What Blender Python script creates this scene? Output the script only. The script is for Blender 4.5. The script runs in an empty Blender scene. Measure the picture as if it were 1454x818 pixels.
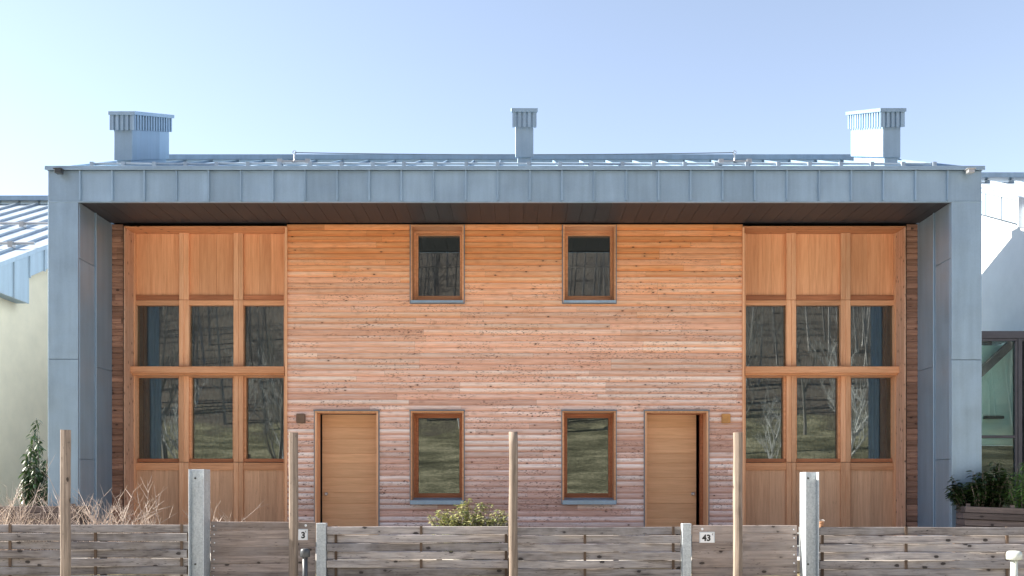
import bpy, math, random
from mathutils import Vector, Matrix
random.seed(7)
sc = bpy.context.scene
COL = sc.collection
F = 1328.0; VX = 731.0; VY = 695.0; EYE = 1.6      # focal length and vanishing point measured on the photograph
def X(px, d): return (px - VX) * d / F
def Z(py, d): return EYE + (VY - py) * d / F
sun_dir = Vector((-1.0, 0.12, 0.67)).normalized()

# ------------------------------------------------------------------ materials
def new_mat(name):
    m = bpy.data.materials.new(name); m.use_nodes = True
    nt = m.node_tree; nt.nodes.clear()
    out = nt.nodes.new('ShaderNodeOutputMaterial')
    return m, nt, out
class N:
    def __init__(s, nt): s.nt = nt
    def node(s, t, **kw):
        n = s.nt.nodes.new(t)
        for k, v in kw.items(): setattr(n, k, v)
        return n
    def put(s, sock, v):
        if isinstance(v, bpy.types.NodeSocket): s.nt.links.new(v, sock)
        elif v is not None: sock.default_value = v
    def coord(s): return s.node('ShaderNodeTexCoord').outputs['Object']
    def mapv(s, v, scale=(1,1,1), loc=(0,0,0)):
        n = s.node('ShaderNodeMapping'); s.put(n.inputs['Vector'], v)
        n.inputs['Scale'].default_value = scale; n.inputs['Location'].default_value = loc
        return n.outputs[0]
    def noise(s, v, scale=5, detail=3, rough=.55, dist=0):
        n = s.node('ShaderNodeTexNoise'); s.put(n.inputs['Vector'], v)
        n.inputs['Scale'].default_value = scale; n.inputs['Detail'].default_value = detail
        n.inputs['Roughness'].default_value = rough; n.inputs['Distortion'].default_value = dist
        return n.outputs['Fac']
    def voro(s, v, scale=5, rnd=1.0):
        n = s.node('ShaderNodeTexVoronoi'); s.put(n.inputs['Vector'], v)
        n.inputs['Scale'].default_value = scale; n.inputs['Randomness'].default_value = rnd
        return n
    def ramp(s, f, stops, interp='LINEAR'):
        n = s.node('ShaderNodeValToRGB'); s.put(n.inputs[0], f); cr = n.color_ramp; cr.interpolation = interp
        while len(cr.elements) < len(stops): cr.elements.new(0.5)
        for e, (p, c) in zip(cr.elements, stops):
            e.position = p; e.color = (c, c, c, 1) if isinstance(c, (int, float)) else (*c, 1)
        return n.outputs[0]
    def mix(s, f, a, b, mode='MIX'):
        n = s.node('ShaderNodeMix', data_type='RGBA', blend_type=mode)
        s.put(n.inputs[0], f)
        for i, v in ((6, a), (7, b)):
            if isinstance(v, tuple) and len(v) == 3: v = (*v, 1)
            s.put(n.inputs[i], v)
        return n.outputs[2]
    def math(s, op, a, b=0.0, clamp=False):
        n = s.node('ShaderNodeMath', operation=op); n.use_clamp = clamp
        s.put(n.inputs[0], a); s.put(n.inputs[1], b); return n.outputs[0]
    def attr(s):
        n = s.node('ShaderNodeAttribute'); n.attribute_name = 'var'
        q = s.node('ShaderNodeSeparateColor'); s.put(q.inputs[0], n.outputs['Color'])
        return q.outputs[0], q.outputs[1], q.outputs[2]
    def bump(s, h, strength=.3, dist=.01):
        n = s.node('ShaderNodeBump'); n.inputs['Strength'].default_value = strength
        n.inputs['Distance'].default_value = dist; s.put(n.inputs['Height'], h); return n.outputs[0]
    def bsdf(s, out, col, rough=.6, metal=0, normal=None, spec=.5):
        b = s.node('ShaderNodeBsdfPrincipled')
        if isinstance(col, tuple) and len(col) == 3: col = (*col, 1)
        s.put(b.inputs['Base Color'], col); s.put(b.inputs['Roughness'], rough); s.put(b.inputs['Metallic'], metal)
        b.inputs['Specular IOR Level'].default_value = spec
        if normal is not None: s.put(b.inputs['Normal'], normal)
        s.nt.links.new(b.outputs[0], out.inputs[0]); return b

def sep(n, v):
    q = n.node('ShaderNodeSeparateXYZ'); n.put(q.inputs[0], v); return q.outputs
def shifted(n, v, amt=37.0):
    """grain coordinates moved by the board's own random number so that no two boards match"""
    r, g, b = n.attr()
    c = n.node('ShaderNodeCombineXYZ')
    n.put(c.inputs[0], n.math('MULTIPLY', b, amt)); n.put(c.inputs[1], n.math('MULTIPLY', r, amt)); n.put(c.inputs[2], n.math('MULTIPLY', b, amt*1.7))
    a = n.node('ShaderNodeVectorMath', operation='ADD'); n.put(a.inputs[0], v); n.put(a.inputs[1], c.outputs[0])
    return a.outputs[0], r, g, b

def wood(name, light, dark, axis='x', knots=.0, dashes=.0, vary=.35, rough=.6, grain=1.0, stain=None, coarse=1.0):
    m, nt, out = new_mat(name); n = N(nt)
    co, r, g, b = shifted(n, n.coord())
    ai = 'xyz'.index(axis)
    sc1 = [22*grain]*3; sc1[ai] = 1.1
    sc2 = [90*grain]*3; sc2[ai] = 3.0
    g1 = n.noise(n.mapv(co, tuple(sc1)), 1, 5, .68, .6)
    g2 = n.noise(n.mapv(co, tuple(sc2)), 1, 3, .6)
    f = n.math('ADD', n.math('MULTIPLY', g1, .7), n.math('MULTIPLY', g2, .3))
    col = n.ramp(f, [(.32, dark), (.62, light)])
    bri = n.ramp(r, [(0, 1-vary), (1, 1+vary*.55)])
    col = n.mix(1.0, col, bri, 'MULTIPLY')
    big = n.noise(co, 2.2, 4, .65)
    if stain: col = n.mix(n.ramp(big, [(.42, 0), (.7, .75)]), col, stain)
    h = g2
    if knots > 0:
        s = [8.0/coarse]*3; s[ai] = 4.6/coarse
        v = n.voro(n.mapv(co, tuple(s)), 1)
        dist = n.math('ADD', v.outputs['Distance'], n.math('MULTIPLY', n.noise(co, 60, 2), .10))
        pick = n.node('ShaderNodeSeparateColor'); n.put(pick.inputs[0], v.outputs['Color'])
        kk = n.math('MULTIPLY', n.ramp(dist, [(.165, 1), (.205, 0)]), n.ramp(pick.outputs[0], [(.52-knots*.3, 0), (.55-knots*.3, 1)]))
        col = n.mix(n.math('MULTIPLY', kk, .88), col, tuple(c*.16 for c in dark))
        halo = n.math('MULTIPLY', n.ramp(dist, [(.10, 1), (.42, 0)]), .30)
        col = n.mix(halo, col, tuple(c*.55 for c in dark))
    if dashes > 0:
        s = [75.0]*3; s[ai] = 13.0
        dsh = n.noise(n.mapv(co, tuple(s)), 1, 1, .5)
        msk = n.noise(n.mapv(co, (2.2, 2.2, 5.0)), 1, 2)
        dd = n.math('MULTIPLY', n.ramp(dsh, [(.665, 0), (.71, 1)]), n.ramp(msk, [(.46, 0), (.6, dashes)]))
        col = n.mix(dd, col, tuple(c*.18 for c in dark))
    n.bsdf(out, col, rough, 0, n.bump(h, .25, .004), .3)
    return m

def cladding_mat():
    m, nt, out = new_mat('weathered_larch_cladding'); n = N(nt)
    base = n.coord(); co, r, g, b = shifted(n, base)
    z = sep(n, base)[2]
    zz = n.math('ADD', z, n.math('MULTIPLY', n.math('SUBTRACT', r, .5), 1.1))
    zz = n.math('ADD', zz, n.math('MULTIPLY', n.math('SUBTRACT', n.noise(n.mapv(base, (.6, .6, 1.2)), 1, 2), .5), 1.2))
    zf = n.math('DIVIDE', zz, 6.4)
    fresh = n.ramp(zf, [(.12, (.60,.37,.295)), (.36, (.72,.41,.295)), (.58, (.78,.43,.275)), (.74, (.78,.36,.175)), (.86, (.74,.275,.095)), (1.0, (.62,.20,.058))])
    grey = n.ramp(zf, [(.12, (.90,.80,.76)), (.40, (.95,.84,.77)), (.62, (.92,.75,.62)), (.78, (.92,.60,.38)), (.88, (.86,.42,.19)), (1, (.78,.31,.11))])
    g1 = n.noise(n.mapv(co, (.9, 20, 26)), 1, 4, .62, .8)
    g2 = n.noise(n.mapv(co, (3.2, 60, 110)), 1, 3, .6)
    # the crown of each board is rubbed pale by rain, its lower edge keeps its red
    crown = n.ramp(g, [(0.0, 0), (.18, .05), (.5, .75), (.84, 1.0), (1, .35)])
    w = n.math('MULTIPLY', crown, n.ramp(n.math('ADD', n.math('MULTIPLY', g1, .75), n.math('MULTIPLY', r, .30)), [(.38, .06), (.68, 1.0)]))
    col = n.mix(w, fresh, grey)
    col = n.mix(1.0, col, n.ramp(g2, [(.3, .78), (.66, 1.12)]), 'MULTIPLY')
    col = n.mix(1.0, col, n.ramp(b, [(0, .82), (.4, .98), (1, 1.10)]), 'MULTIPLY')
    v = n.voro(n.mapv(co, (4.8, 8, 10)), 1)
    dist = n.math('ADD', v.outputs['Distance'], n.math('MULTIPLY', n.noise(co, 55, 2), .10))
    pick = n.node('ShaderNodeSeparateColor'); n.put(pick.inputs[0], v.outputs['Color'])
    kk = n.math('MULTIPLY', n.ramp(dist, [(.125, 1), (.17, 0)]), n.ramp(pick.outputs[0], [(.42, 0), (.45, 1)]))
    halo = n.math('MULTIPLY', n.ramp(dist, [(.10, 1), (.40, 0)]), .28)
    col = n.mix(halo, col, (.26,.105,.05))
    col = n.mix(n.math('MULTIPLY', kk, .92), col, (.035,.016,.01))
    dsh = n.noise(n.mapv(co, (19, 40, 92)), 1, 1, .5)
    msk = n.noise(n.mapv(co, (1.1, 2.2, 4.0)), 1, 2)
    low = n.ramp(zf, [(.60, 1.0), (.80, .25)])
    dd = n.math('MULTIPLY', n.math('MULTIPLY', n.ramp(dsh, [(.615, 0), (.66, 1)]), n.ramp(msk, [(.46, 0), (.58, .9)])), low)
    col = n.mix(dd, col, (.11,.045,.03))
    n.bsdf(out, col, .7, 0, n.bump(g2, .3, .004), .25)
    return m

def zinc_mat(name, base=(.36,.41,.46), metal=.45, rough=.42, streak=1.0):
    m, nt, out = new_mat(name); n = N(nt)
    co, r, g, b = shifted(n, n.coord(), 9)
    a = n.noise(n.mapv(co, (9, 9, .7)), 1, 3, .6)
    c = n.noise(co, 2.2, 4, .6)
    d = n.noise(co, 45, 2, .5)
    f = n.math('ADD', n.math('ADD', n.math('MULTIPLY', a, .45*streak), n.math('MULTIPLY', c, .4)), n.math('MULTIPLY', d, .15))
    col = n.ramp(f, [(.3, tuple(x*.84 for x in base)), (.68, tuple(min(1, x*1.13) for x in base))])
    col = n.mix(1.0, col, n.ramp(r, [(0, .90), (1, 1.07)]), 'MULTIPLY')
    rg = n.ramp(c, [(.3, rough-.07), (.7, rough+.12)])
    n.bsdf(out, col, rg, metal, n.bump(n.noise(co, 2.4, 2), .30, .03))
    return m

def galv_mat():
    m, nt, out = new_mat('galvanised_steel'); n = N(nt)
    co = n.coord()
    v = n.voro(co, 55); q = n.node('ShaderNodeSeparateColor'); n.put(q.inputs[0], v.outputs['Color'])
    s = n.noise(n.mapv(co, (14, 14, 1.6)), 1, 4, .65)
    f = n.math('ADD', n.math('MULTIPLY', q.outputs[0], .28), n.math('MULTIPLY', s, .72))
    col = n.ramp(f, [(.25, (.36,.40,.43)), (.5, (.48,.53,.56)), (.75, (.60,.64,.66))])
    big = n.noise(co, 5, 3)
    col = n.mix(n.ramp(big, [(.58, 0), (.8, .35)]), col, (.40,.38,.34))
    n.bsdf(out, col, .5, .35, n.bump(s, .15, .004))
    return m

def plain(name, col, rough=.6, metal=0, var=.15, scale=6):
    m, nt, out = new_mat(name); n = N(nt)
    f = n.noise(n.coord(), scale, 4, .6)
    c = n.ramp(f, [(.3, tuple(x*(1-var) for x in col)), (.7, tuple(min(1, x*(1+var)) for x in col))])
    n.bsdf(out, c, rough, metal, n.bump(n.noise(n.coord(), scale*9, 3), .15, .004)); return m

def glass_mat(name='window_glass', tint=(.80,.88,.88), ior=2.15):
    m, nt, out = new_mat(name); n = N(nt)
    fr = n.node('ShaderNodeFresnel'); fr.inputs['IOR'].default_value = ior
    tr = n.node('ShaderNodeBsdfTransparent'); tr.inputs[0].default_value = (*tint, 1)
    gl = n.node('ShaderNodeBsdfGlossy'); gl.inputs['Roughness'].default_value = 0.0
    gl.inputs['Color'].default_value = (.84,.93,1,1)
    mx = n.node('ShaderNodeMixShader')
    nt.links.new(fr.outputs[0], mx.inputs[0]); nt.links.new(tr.outputs[0], mx.inputs[1]); nt.links.new(gl.outputs[0], mx.inputs[2])
    nt.links.new(mx.outputs[0], out.inputs[0]); return m

def leaf_mat(name, c1, c2, rough=.45):
    m, nt, out = new_mat(name); n = N(nt)
    r, g, b = n.attr()
    col = n.ramp(r, [(0, c1), (1, c2)])
    bs = n.bsdf(out, col, rough)
    tl = n.node('ShaderNodeBsdfTranslucent'); n.put(tl.inputs[0], n.mix(1.0, col, (.9,1,.5), 'MULTIPLY'))
    mx = n.node('ShaderNodeMixShader'); mx.inputs[0].default_value = .25
    nt.links.new(bs.outputs[0], mx.inputs[1]); nt.links.new(tl.outputs[0], mx.inputs[2]); nt.links.new(mx.outputs[0], out.inputs[0])
    return m

def terrain_mat():
    m, nt, out = new_mat('winter_meadow'); n = N(nt)
    co = n.coord(); y = sep(n, co)[1]
    f = n.noise(n.mapv(co, (1.0, 1.6, 1)), .35, 6, .65)
    fine = n.noise(n.mapv(co, (1.3, .8, 1)), 5.5, 6, .85)
    k = n.math('ADD', n.math('MULTIPLY', f, .45), n.math('MULTIPLY', fine, .55))
    grass = n.ramp(k, [(.38, (.045,.040,.025)), (.5, (.18,.155,.09)), (.60, (.48,.40,.25))])
    litter = n.ramp(fine, [(.3, (.09,.07,.055)), (.7, (.27,.21,.165))])
    wood_f = n.ramp(n.math('DIVIDE', n.math('ADD', y, n.math('MULTIPLY', n.math('SUBTRACT', f, .5), 14)), -100), [(.27, 0), (.31, 1)])
    col = n.mix(wood_f, grass, litter)
    n.bsdf(out, col, .95, 0, n.bump(fine, .6, .08), .1); return m

M = dict(
    clad=cladding_mat(),
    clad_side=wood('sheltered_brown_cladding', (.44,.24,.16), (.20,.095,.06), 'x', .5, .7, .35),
    larch_v=wood('oiled_larch_upright', (.86,.50,.29), (.64,.31,.155), 'z', 0, 0, .22, .5, .8),
    larch_h=wood('oiled_larch_lying', (.78,.41,.22), (.53,.24,.11), 'x', 0, 0, .22, .5, .8),
    larch_dark=wood('dark_larch_frame', (.50,.20,.095), (.30,.11,.048), 'x', 0, 0, .2, .5, .8),
    panel=wood('larch_panel', (.88,.47,.25), (.65,.29,.135), 'z', 0, 0, .16, .5, 1.1),
    panel_low=wood('weathered_larch_panel', (.74,.46,.28), (.54,.30,.175), 'z', .0, .25, .14, .55, 1.1),
    knotty_v=wood('knotty_larch_post', (.80,.50,.34), (.52,.27,.165), 'z', .8, .9, .2, .6, .9, coarse=.8),
    knotty_h=wood('knotty_larch_beam', (.66,.32,.155), (.42,.165,.07), 'x', .7, .8, .2, .6, .9, coarse=.8),
    door=wood('larch_door_boards', (.82,.50,.28), (.64,.36,.185), 'x', 0, 0, .10, .5, 1.0),
    fence=wood('silvered_fence_board', (.54,.49,.46), (.10,.082,.08), 'x', 1.1, .8, .55, .8, .8, coarse=1.2, stain=(.33,.32,.33)),
    gatew=wood('silvered_gate_board', (.46,.38,.335), (.15,.115,.10), 'x', 1.1, .7, .4, .8, .8, coarse=1.15, stain=(.28,.25,.24)),
    batten=wood('fence_batten_wood', (.15,.105,.075), (.08,.055,.04), 'z', 0, 0, .3, .8),
    stake=wood('debarked_stake_wood', (.36,.285,.225), (.13,.10,.078), 'z', .7, .6, .2, .75, .7, coarse=1.1),
    planter=wood('grey_planter_board', (.20,.16,.145), (.09,.07,.065), 'x', .4, .2, .3, .8),
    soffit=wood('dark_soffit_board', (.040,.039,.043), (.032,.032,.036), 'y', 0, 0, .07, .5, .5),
    zinc=zinc_mat('prepatinated_zinc', (.315,.43,.535)),
    zinc_light=zinc_mat('bright_zinc', (.46,.53,.59), .35, .4),
    zinc_dark=zinc_mat('dark_zinc_trim', (.20,.24,.28), .4, .45),
    steel=plain('brushed_steel', (.55,.55,.54), .35, .7, .1),
    black=plain('black_rubber', (.012,.012,.014), .6, 0, .2),
    anthracite=plain('anthracite_lacquer', (.05,.055,.06), .4, 0, .2),
    frame_dark=plain('grey_window_profile', (.085,.085,.10), .45, .1, .15),
    stucco=plain('cream_render', (.92,.77,.57), .9, 0, .06, 2),
    stucco_w=plain('white_render', (.74,.75,.75), .9, 0, .05, 2),
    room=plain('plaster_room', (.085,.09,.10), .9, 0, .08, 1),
    teal=plain('pale_green_plaster', (.62,.80,.76), .9, 0, .08, 1),
    lampbrown=plain('bronze_lamp', (.16,.10,.065), .5, .2, .2),
    lampgold=plain('amber_lamp', (.55,.27,.085), .5, .1, .2),
    white=plain('white_enamel', (.80,.82,.84), .35, 0, .03),
    ink=plain('black_lettering', (.01,.01,.012), .5, 0, .1),
    pipe_l=plain('pale_painted_pipe', (.50,.53,.48), .45, .1, .12),
    terra=plain('terracotta', (.42,.22,.12), .8, 0, .15),
    galv=galv_mat(), glass=glass_mat(), glass2=glass_mat('link_glass', (.86,.97,.95), 1.6),
    twig=wood('pale_dry_twig', (.80,.69,.59), (.44,.34,.27), 'z', 0, 0, .3, .8),
    bark=wood('grey_bark', (.30,.26,.22), (.12,.10,.085), 'z', 0, 0, .3, .9),
    birch=wood('pale_bark', (.62,.58,.52), (.36,.32,.28), 'z', 0, 0, .3, .9),
    wood_mass=wood('distant_wood', (.42,.37,.33), (.18,.155,.14), 'z', 0, 0, .5, .95),
    leaf_dark=leaf_mat('laurel_leaf', (.012,.030,.012), (.07,.12,.035), .35),
    leaf_var=leaf_mat('variegated_leaf', (.10,.15,.05), (.52,.48,.24), .5),
    leaf_fresh=leaf_mat('fresh_green_leaf', (.05,.15,.03), (.22,.38,.08), .45),
    terrain=terrain_mat(),
    path=plain('pale_bounce_ground', (.58,.55,.50), .9, 0, .2, 1.5),  # pale tone chosen to bounce sunlight up onto the facade
)

# ------------------------------------------------------------------ mesh building
class MB:
    def __init__(s): s.v = []; s.f = []; s.c = []; s.done = []
    def cut(s):
        """close one piece: the next shapes become an object of their own"""
        if s.v: s.done.append((s.v, s.f, s.c)); s.v = []; s.f = []; s.c = []
        return s
    def face(s, pts, r=None, gs=None, b=None):
        i = len(s.v); s.v += [tuple(p) for p in pts]; s.f.append(tuple(range(i, i+len(pts))))
        r = random.random() if r is None else r; b = random.random() if b is None else b
        for k in range(len(pts)): s.c.append((r, gs[k] if gs else .5, b, 1))
    def mesh(s, vs, fs, r=None, b=None):
        i = len(s.v); s.v += [tuple(p) for p in vs]
        r = random.random() if r is None else r; b = random.random() if b is None else b
        for f in fs:
            s.f.append(tuple(i+k for k in f))
            for _ in f: s.c.append((r, .5, b, 1))
    def box(s, x0, x1, y0, y1, z0, z1, r=None, b=None):
        x0, x1 = sorted((x0, x1)); y0, y1 = sorted((y0, y1)); z0, z1 = sorted((z0, z1))
        v = [(x,y,z) for z in (z0,z1) for y in (y0,y1) for x in (x0,x1)]
        s.mesh(v, [(0,2,3,1),(4,5,7,6),(0,1,5,4),(2,6,7,3),(0,4,6,2),(1,3,7,5)], r, b); return s
    def ring(s, ox0, ox1, oz0, oz1, ix0, ix1, iz0, iz1, y0, y1, bottom=True):
        """a frame: two uprights between the head and the foot piece, butted"""
        s.box(ox0, ix0, y0, y1, oz0, iz1); s.box(ix1, ox1, y0, y1, oz0, iz1)
        s.box(ox0, ox1, y0, y1, iz1, oz1)
        if bottom: s.box(ix0, ix1, y0+.0015, y1, oz0, iz0)
        return s
    def prism_x(s, prof, x0, x1, r=None):
        """prof: list of (y,z), extruded along x"""
        n = len(prof); v = [(x0, y, z) for y, z in prof] + [(x1, y, z) for y, z in prof]
        f = [tuple(range(n))[::-1], tuple(range(n, 2*n))] + [(i, (i+1) % n, n+(i+1) % n, n+i) for i in range(n)]
        s.mesh(v, f, r); return s
    def tube(s, pts, radii, k=8, cap=True, r=None, flat=None):
        pts = [Vector(p) for p in pts]
        if isinstance(radii, (int, float)): radii = [radii]*len(pts)
        vs, fs = [], []
        for i, p in enumerate(pts):
            d = (pts[min(i+1, len(pts)-1)] - pts[max(i-1, 0)])
            d = d.normalized() if d.length > 1e-9 else Vector((0,0,1))
            a = d.cross(Vector((0,0,1)) if abs(d.z) < .9 else Vector((1,0,0))).normalized(); bb = d.cross(a)
            for j in range(k):
                t = 2*math.pi*(j+.5)/k; vs.append(p + (a*math.cos(t)+bb*math.sin(t))*radii[i])
        for i in range(len(pts)-1):
            for j in range(k):
                fs.append((i*k+j, i*k+(j+1) % k, (i+1)*k+(j+1) % k, (i+1)*k+j))
        if cap: fs += [tuple(range(k))[::-1], tuple(range((len(pts)-1)*k, len(pts)*k))]
        s.mesh(vs, fs, r); return s
    def build(s, name, mat, parent=None, origin=None, bevel=0, smooth=False, label=None, local=False):
        if s.done:
            s.cut(); first = None
            for v, f, c in s.done:
                q = MB(); q.v, q.f, q.c = v, f, c
                o = q.build(name, mat, parent, origin, bevel, smooth, label, local); first = first or o
            return first
        o3 = Vector(origin) if origin is not None else (Vector(parent['_o']) if parent is not None else Vector((0,0,0)))
        me = bpy.data.meshes.new(name)
        me.from_pydata([tuple(Vector(p)-o3) for p in s.v] if not local else s.v, [], s.f)
        ca = me.color_attributes.new('var', 'FLOAT_COLOR', 'CORNER')
        ca.data.foreach_set('color', [q for c in s.c for q in c])
        me.materials.append(mat)
        if smooth: me.polygons.foreach_set('use_smooth', [True]*len(me.polygons))
        me.validate(); me.update()
        o = bpy.data.objects.new(name, me); COL.objects.link(o); o['_o'] = list(o3)
        if parent is not None:
            o.parent = parent; o.location = o3 - Vector(parent['_o'])
        else: o.location = o3
        if bevel:
            bm = o.modifiers.new('bevel', 'BEVEL'); bm.width = bevel; bm.segments = 1; bm.limit_method = 'ANGLE'
        if label: o['label'] = label
        return o
def tag(o, label=None, cat=None, group=None, kind=None):
    for k, v in (('label', label), ('category', cat), ('group', group), ('kind', kind)):
        if v: o[k] = v
    return o
def empty(name, loc, label, cat, group=None):
    o = bpy.data.objects.new(name, None); COL.objects.link(o); o.location = loc; o['_o'] = list(loc)
    return tag(o, label, cat, group)
def cells(x0, x1, z0, z1, holes):
    xs = sorted({x0, x1, *[min(max(h[i], x0), x1) for h in holes for i in (0, 1)]})
    res = []
    for a, b in zip(xs, xs[1:]):
        hz = sorted((h[2], h[3]) for h in holes if h[0] < (a+b)/2 < h[1])
        z = z0
        for p, q in hz:
            if p > z: res.append((a, b, z, p))
            z = max(z, q)
        if z < z1: res.append((a, b, z, z1))
    return res

# ------------------------------------------------------------------ setting
def ground_z(x, y):
    if y > 13.0: return .5
    if y > 11.8: return .5*(y-11.8)/1.2
    if y > -4: return 0
    if y > -27: return (-4-y)*.225 + .25*math.sin(x*.11)*min(1, (-4-y)/10)
    z = 23*.225 + .25*math.sin(x*.11)
    return z + (-27-y)*.52 + 1.2*math.sin(x*.05+1)*min(1, (-27-y)/20)
def lattice(lo, hi, steps): return [lo+(hi-lo)*i/steps for i in range(steps+1)]
xs = lattice(-420, -70, 10)[:-1] + lattice(-70, 70, 70) + lattice(70, 420, 10)[1:]
ys = lattice(-170, -40, 26)[:-1] + lattice(-40, -2, 38)[:-1] + [-2, 2, 8, 11.8, 12.2, 12.6, 13.0, 16, 22, 30, 60, 120, 300, 600]
g = MB(); V = []; Fc = []
for y in ys:
    for x in xs: V.append((x, y, ground_z(x, y) + (random.uniform(-.06, .06) if y < -5 else 0)))
for j in range(len(ys)-1):
    for i in range(len(xs)-1):
        a = j*len(xs)+i; Fc.append((a, a+1, a+1+len(xs), a+len(xs)))
g.mesh(V, Fc); tag(g.build('ground', M['terrain'], smooth=True), kind='structure')
tag(MB().box(-60, 60, -3.6, 11.4, -.06, .006).build('path', M['path']), kind='structure')  # unseen path, widened and kept pale to throw sunlight at the facade
tag(MB().box(-7.3, 7.3, 12.9, 16.0, .3, .62).build('bounce_slab', M['path']), kind='structure')  # unseen slab added before the wall as a pale light reflector

# ------------------------------------------------------------------ the timber house
house = empty('timber_house', (0, 16, .5), 'two storey terraced timber house in larch boards framed by a blue grey zinc portal', 'house')
D = 15.955; W = 16.0; G = 16.33
FZ = .8
WT = Z(318, 16)            # top of wall = soffit level
win = [  # outer ring px (x0,x1,y0,y1) at D, glass px at G
    ((583, 658.5, 319, 429.5), (594.2, 653.3, 335.4, 421), 'upper'),
    ((799.5, 874.5, 319, 429.5), (806.2, 866, 335.4, 421), 'upper'),
    ((583, 658.5, 583.5, 714), (594.3, 652.6, 593.8, 700.4), 'lower'),
    ((798.5, 874.5, 583.5, 714), (805.2, 863.6, 593.8, 700.4), 'lower')]
def R(px, d): return (X(px[0], d), X(px[1], d), Z(px[3], d), Z(px[2], d))
doors = [(447, 537), (916, 1006)]
holes = [R(w[0], D) for w in win]
holes = [(a, b, c, min(d, WT)) for a, b, c, d in holes]
holes += [(X(a, D), X(b, D), 0, Z(583.5, D)) for a, b in doors]
cx0, cx1 = X(407.5, W), X(1054.5, W)

def clad(mb, x0, x1, z0, z1, holes, y, lo=1.5, hi=4.2, pitch=.1):
    prof = [(0, -.005), (.05, .002), (.2, .0085), (.5, .0115), (.8, .0095), (.95, .003), (1, -.005)]
    def off(t):
        for (a, p), (b, q) in zip(prof, prof[1:]):
            if t <= b: return p+(q-p)*(t-a)/(b-a)
        return prof[-1][1]
    z = z1; prev = None
    nrow = int((z1-z0)/pitch)+1
    for k in range(nrow):
        a, b = max(z0, z1-(k+1)*pitch), z1-k*pitch
        zb = z1-(k+1)*pitch
        # joints along the row
        if prev and random.random() < .3: segs = prev
        else:
            segs = []; x = x0-random.uniform(0, 2.5)
            while x < x1:
                L = random.uniform(lo, hi); segs.append((x, x+L, random.random(), random.random())); x += L
        prev = segs
        br = sorted({a, b, *[h[i] for h in holes for i in (2, 3) if a < h[i] < b]})
        for p, q in zip(br, br[1:]):
            mid = (p+q)/2
            cuts = sorted((h[0], h[1]) for h in holes if h[2] < mid < h[3])
            ivs = []; x = x0
            for c0, c1 in cuts:
                if c0 > x: ivs.append((x, c0))
                x = max(x, c1)
            if x < x1: ivs.append((x, x1))
            ts = sorted({(p-zb)/pitch, (q-zb)/pitch, *[t for t, _ in prof if p < zb+t*pitch < q]})
            for i0, i1 in ivs:
                for s0, s1, r, bb in segs:
                    u0, u1 = max(i0, s0), min(i1, s1-.0015)
                    if u1-u0 < .004: continue
                    for t0, t1 in zip(ts, ts[1:]):
                        mb.face([(u0, y-off(t0), zb+t0*pitch), (u1, y-off(t0), zb+t0*pitch), (u1, y-off(t1), zb+t1*pitch), (u0, y-off(t1), zb+t1*pitch)], r, (t0, t0, t1, t1), bb)
mb = MB(); clad(mb, cx0, cx1, .6, WT-.004, holes, W)
wall = mb.build('wall', M['clad'], house, smooth=False)
# backing behind the boards, with the same openings, and the rest of the shell
mb = MB()
for c in cells(cx0-.02, cx1+.02, .4, WT, holes): mb.box(c[0], c[1], 16.012, 16.32, c[2], c[3])
mb.build('wall_core', M['black'], house)
mb = MB()
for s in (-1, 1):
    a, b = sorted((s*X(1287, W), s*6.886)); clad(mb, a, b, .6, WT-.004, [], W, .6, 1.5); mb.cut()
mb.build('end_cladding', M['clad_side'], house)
mb = MB()
for s in (-1, 1): mb.box(s*6.70, s*6.90, 16.015, 16.60, .4, WT); mb.cut()
mb.build('wall_core', M['black'], house)
# rooms
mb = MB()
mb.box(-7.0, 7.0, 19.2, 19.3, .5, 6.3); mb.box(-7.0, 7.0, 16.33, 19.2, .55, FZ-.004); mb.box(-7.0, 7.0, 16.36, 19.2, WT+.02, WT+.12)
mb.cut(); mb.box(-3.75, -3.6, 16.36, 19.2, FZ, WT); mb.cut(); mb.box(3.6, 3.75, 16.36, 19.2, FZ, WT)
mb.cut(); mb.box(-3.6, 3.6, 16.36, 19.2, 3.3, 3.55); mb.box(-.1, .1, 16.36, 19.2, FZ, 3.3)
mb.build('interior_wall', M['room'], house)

RS = .384; RY0 = 14.74; RZ0 = 6.655; RY1 = 18.0; RZ1 = RZ0+RS*(RY1-RY0)
OX = 7.364
# portal: pillars, fascia, cap, soffit
mb = MB(); f0 = 14.75
pin = X(1351, f0)
for s in (-1, 1):
    zs = [.3, Z(511 if s > 0 else 510, f0), WT+.001]
    for a, b in zip(zs, zs[1:]):
        mb.box(s*(pin+.004), s*OX, f0, f0+.05, a+.003, b-.003)
    # inner lining: two strips with their own joints
    for (y0, y1, js) in ((f0+.052, 15.335, (2.08, 5.254)), (15.365, 15.995, (3.62,))):
        z = [.3, *js, WT]
        for a, b in zip(z, z[1:]): mb.box(s*pin, s*(pin+.03), y0, y1, a+.003, b-.003)
    mb.box(s*(pin-.022), s*(pin+.03), 15.34, 15.36, .3, WT-.002)       # standing seam
    mb.box(s*(pin+.035), s*(OX-.012), f0+.055, 21.0, .3, WT-.01)
    z = [.3, 2.6, 4.4, WT]
    for a, b in zip(z, z[1:]): mb.box(s*(OX-.01), s*(OX+.004), f0+.006, 21.0, a+.003, b-.003)
    mb.cut()
mb.build('portal_pillar', M['zinc'], house, bevel=.005)
mb = MB()
seam_px = [114.4+45.58*i for i in range(28)]
edges = [-OX, *[X(p, f0) for p in seam_px], OX]
ft = Z(242.5, f0)
for a, b in zip(edges, edges[1:]): mb.box(a+.002, b-.002, f0+.001, f0+.05, WT+.005, ft)
for p in seam_px: mb.box(X(p, f0)-.013, X(p, f0)+.013, f0-.036, f0+.05, WT+.008, ft)
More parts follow.
